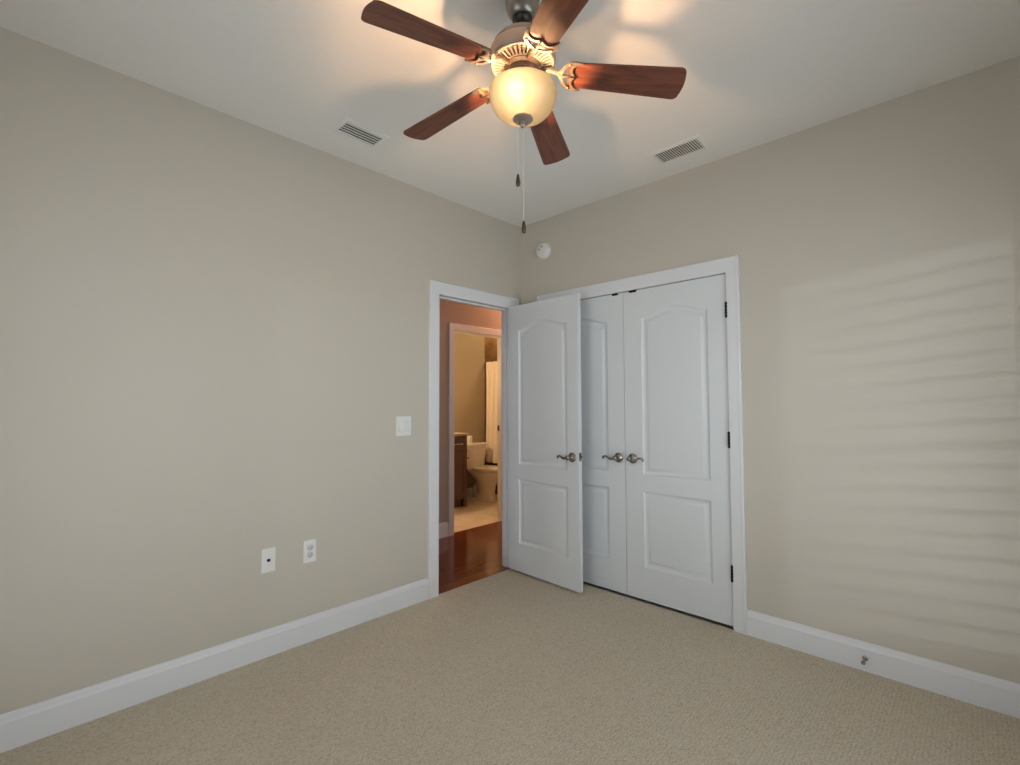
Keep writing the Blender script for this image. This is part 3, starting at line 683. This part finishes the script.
rod = tag(empty('curtain_rod', (BX, 1.980, 1.885)), 'dark shower curtain rod above the tub', 'curtain rod')
bm = BM(); tube(bm, [(0.003, 0, 0), (1.255, 0, 0)], 0.011, 14); obj('rod', bm, BRONZE, rod)
bm = BM(); lathe(bm, [(0.028, 0.001), (0.028, 0.012), (0.016, 0.020), (0.013, 0.03), (0, 0.03)], 24, RY); obj('flange', bm, BRONZE, rod)
sc_ = tag(empty('shower_curtain', (-1.9, 1.955, 0.45)), 'cream pleated shower curtain hanging in front of the tub', 'shower curtain')
bm = BM(); NX, NZ = 200, 24; rows = []
for j in range(NZ+1):
    t = j/NZ; z = 1.893 - t*1.443; row = []
    for i in range(NX+1):
        s = i/NX; x = -2.455 + 1.18*s
        ph = 2*PI*s*11 + 0.6*math.sin(7*s); amp = 0.014 + 0.022*t*(2-t)
        row.append(bm.verts.new((x+0.006*math.sin(2*ph), 1.940 + amp*math.sin(ph) + 0.006*math.sin(3.1*ph+5*t), z)))
    rows.append(row)
for j in range(NZ):
    for i in range(NX):
        f = bm.faces.new([rows[j][i], rows[j][i+1], rows[j+1][i+1], rows[j+1][i]]); f.smooth = True
g = bmesh.ops.solidify(bm, geom=bm.faces[:], thickness=0.002)
obj('cloth', bm, CLOTH, sc_, (1.9, -1.955, -0.45))
for k in range(12):
    bm = BM(); r_ = 0.020
    tube(bm, [(0, r_*math.sin(a*PI/8), r_*math.cos(a*PI/8)) for a in range(17)], 0.002, 6, caps=False)
    obj('ring', bm, BRONZE, rod, (-2.41+k*0.10-BX, 0, -0.007))

# vanity
va = tag(empty('vanity', (-2.245, 0.85, 0)), 'dark wood bathroom vanity left of the toilet', 'vanity')
VX1 = 0.245; VY1 = 0.325
bm = BM(); box(bm, (-0.245, -VY1, 0.10), (VX1, VY1, 0.885)); box(bm, (-0.245, -VY1+0.02, 0.0), (VX1-0.06, VY1-0.02, 0.10)); box(bm, (VX1-0.05, VY1-0.05, 0.0), (VX1, VY1, 0.10)); box(bm, (VX1-0.05, -VY1, 0.0), (VX1, -VY1+0.05, 0.10)); obj('cabinet_body', bm, ESPRESSO, va)
def shaker(y0, y1, z0, z1):
    bm = BM(); x = VX1; bbox(bm, (x+0.0005, y0, z0), (x+0.010, y1, z1), 0.001, 1); s = 0.045
    for a in ((y0, z0, y0+s, z1), (y1-s, z0, y1, z1), (y0+s, z0, y1-s, z0+s), (y0+s, z1-s, y1-s, z1)): box(bm, (x+0.010, a[0], a[1]), (x+0.018, a[2], a[3]))
    return bm
dr = obj('drawer', shaker(-VY1+0.02, VY1-0.02, 0.71, 0.865), ESPRESSO, va)
def pull(par, p0, p1, n=(1, 0, 0)):
    bm = BM(); p0, p1, n = Vector(p0), Vector(p1), Vector(n); tube(bm, [p0, p0+n*0.028, p0*0.85+p1*0.15+n*0.032, p0*0.15+p1*0.85+n*0.032, p1+n*0.028, p1], 0.005, 8); obj('pull', bm, STEEL, par)['label'] = 'steel bar pull'
pull(dr, (VX1+0.018, 0.05, 0.790), (VX1+0.018, 0.22, 0.790))
for s in (-1, 1):
    d_ = obj('cabinet_door', shaker(min(s*0.003, s*(VY1-0.02)), max(s*0.003, s*(VY1-0.02)), 0.13, 0.69), ESPRESSO, va)
bm = BM(); bbox(bm, (-0.250, -VY1-0.015, 0.886), (VX1+0.028, VY1+0.012, 0.918), 0.004, 2); bbox(bm, (-0.252, -VY1-0.015, 0.9185), (-0.232, VY1+0.012, 1.0), 0.003, 1); obj('countertop', bm, STONE, va)
# paper holder on the side of the vanity
ph = tag(empty('paper_holder', (-2.09, 1.176, 0.69)), 'dark bronze toilet paper holder on the side of the vanity', 'toilet paper holder')
bm = BM(); lathe(bm, [(0.020, 0.0005), (0.020, 0.006), (0.010, 0.012), (0.007, 0.055), (0.010, 0.060), (0.007, 0.066), (0, 0.066)], 18, Matrix.Rotation(-PI/2, 4, 'X')); obj('post', bm, BRONZE, ph, smooth=40)
bm = BM(); tube(bm, smooth_path([(0, 0.058, 0), (0.004, 0.060, -0.04), (0.004, 0.060, -0.085), (0.02, 0.060, -0.095), (0.06, 0.060, -0.095)]), 0.006, 8); obj('arm', bm, BRONZE, ph, smooth=60)

# toilet, facing +x
TY = 1.590
to = tag(empty('toilet', (BX, TY, 0)), 'white two piece toilet beside the dark vanity', 'toilet')
def blob(bm, secs, n=28):
    """stack of superellipse sections: (z, x0, x1, halfwidth, power, front-narrowing)"""
    rings = []
    for z, x0, x1, hw_, pw in secs:
        cx = (x0+x1)/2; hx = (x1-x0)/2; rg = []
        for k in range(n):
            a = 2*PI*k/n; c, s = math.cos(a), math.sin(a)
            x = cx + hx*math.copysign(abs(c)**(2/pw), c); y = hw_*math.copysign(abs(s)**(2/pw), s)
            rg.append(bm.verts.new((x, y, z)))
        rings.append(rg)
    for a, b in zip(rings, rings[1:]):
        for k in range(n):
            f = bm.faces.new([a[k], a[(k+1) % n], b[(k+1) % n], b[k]]); f.smooth = True
    bm.faces.new(rings[0][::-1]); bm.faces.new(rings[-1])
bm = BM(); blob(bm, [(0.001, 0.14, 0.585, 0.112, 2.6), (0.028, 0.14, 0.585, 0.112, 2.6), (0.045, 0.27, 0.565, 0.098, 2.4), (0.12, 0.305, 0.550, 0.088, 2.3), (0.20, 0.300, 0.560, 0.094, 2.3), (0.27, 0.250, 0.605, 0.120, 2.2), (0.325, 0.170, 0.660, 0.155, 2.2), (0.365, 0.135, 0.690, 0.179, 2.2), (0.393, 0.13, 0.700, 0.186, 2.2), (0.402, 0.14, 0.690, 0.180, 2.2)])
tube(bm, smooth_path([(0.36, 0, 0.24), (0.27, 0, 0.21), (0.215, 0, 0.13), (0.25, 0, 0.06), (0.33, 0, 0.04)]), 0.052, 14)
obj('bowl', bm, PORC, to, smooth=60)
bm = BM(); blob(bm, [(0.408, 0.22, 0.705, 0.188, 2.2), (0.411, 0.215, 0.712, 0.193, 2.2), (0.424, 0.215, 0.712, 0.193, 2.2), (0.427, 0.22, 0.705, 0.188, 2.2)]); obj('seat', bm, PORC, to, smooth=50)
bm = BM(); blob(bm, [(0.429, 0.22, 0.705, 0.186, 2.2), (0.432, 0.215, 0.712, 0.191, 2.2), (0.442, 0.220, 0.705, 0.188, 2.2), (0.449, 0.25, 0.67, 0.165, 2.2)]); obj('lid', bm, PORC, to, smooth=50)
bm = BM(); blob(bm, [(0.400, 0.035, 0.190, 0.185, 5), (0.43, 0.025, 0.200, 0.195, 6), (0.60, 0.018, 0.212, 0.208, 7), (0.712, 0.015, 0.215, 0.212, 7)]); tk = obj('tank', bm, PORC, to, smooth=50)
bm = BM(); blob(bm, [(0.713, 0.010, 0.222, 0.220, 7), (0.738, 0.010, 0.222, 0.220, 7), (0.748, 0.018, 0.214, 0.212, 7)]); obj('tank_lid', bm, PORC, tk, smooth=50)
bm = BM(); lathe(bm, [(0.013, 0.0), (0.013, 0.008), (0.007, 0.014), (0, 0.014)], 14, Matrix.Translation((0.214, -0.155, 0.665)) @ RY); tube(bm, [(0.225, -0.155, 0.665), (0.228, -0.12, 0.660), (0.228, -0.08, 0.654)], 0.006, 8); obj('flush_lever', bm, STEEL, tk, smooth=50)
# spare paper roll on the tank lid
pr = tag(empty('toilet_paper', (-2.385, 1.535, 0.7485)), 'white toilet paper roll standing on the toilet tank', 'toilet paper')
bm = BM(); lathe(bm, [(0.020, 0.0), (0.052, 0.0), (0.054, 0.003), (0.054, 0.097), (0.052, 0.100), (0.020, 0.100), (0.020, 0.0)], 28, cap=False); obj('roll', bm, PAPER, pr, smooth=40)
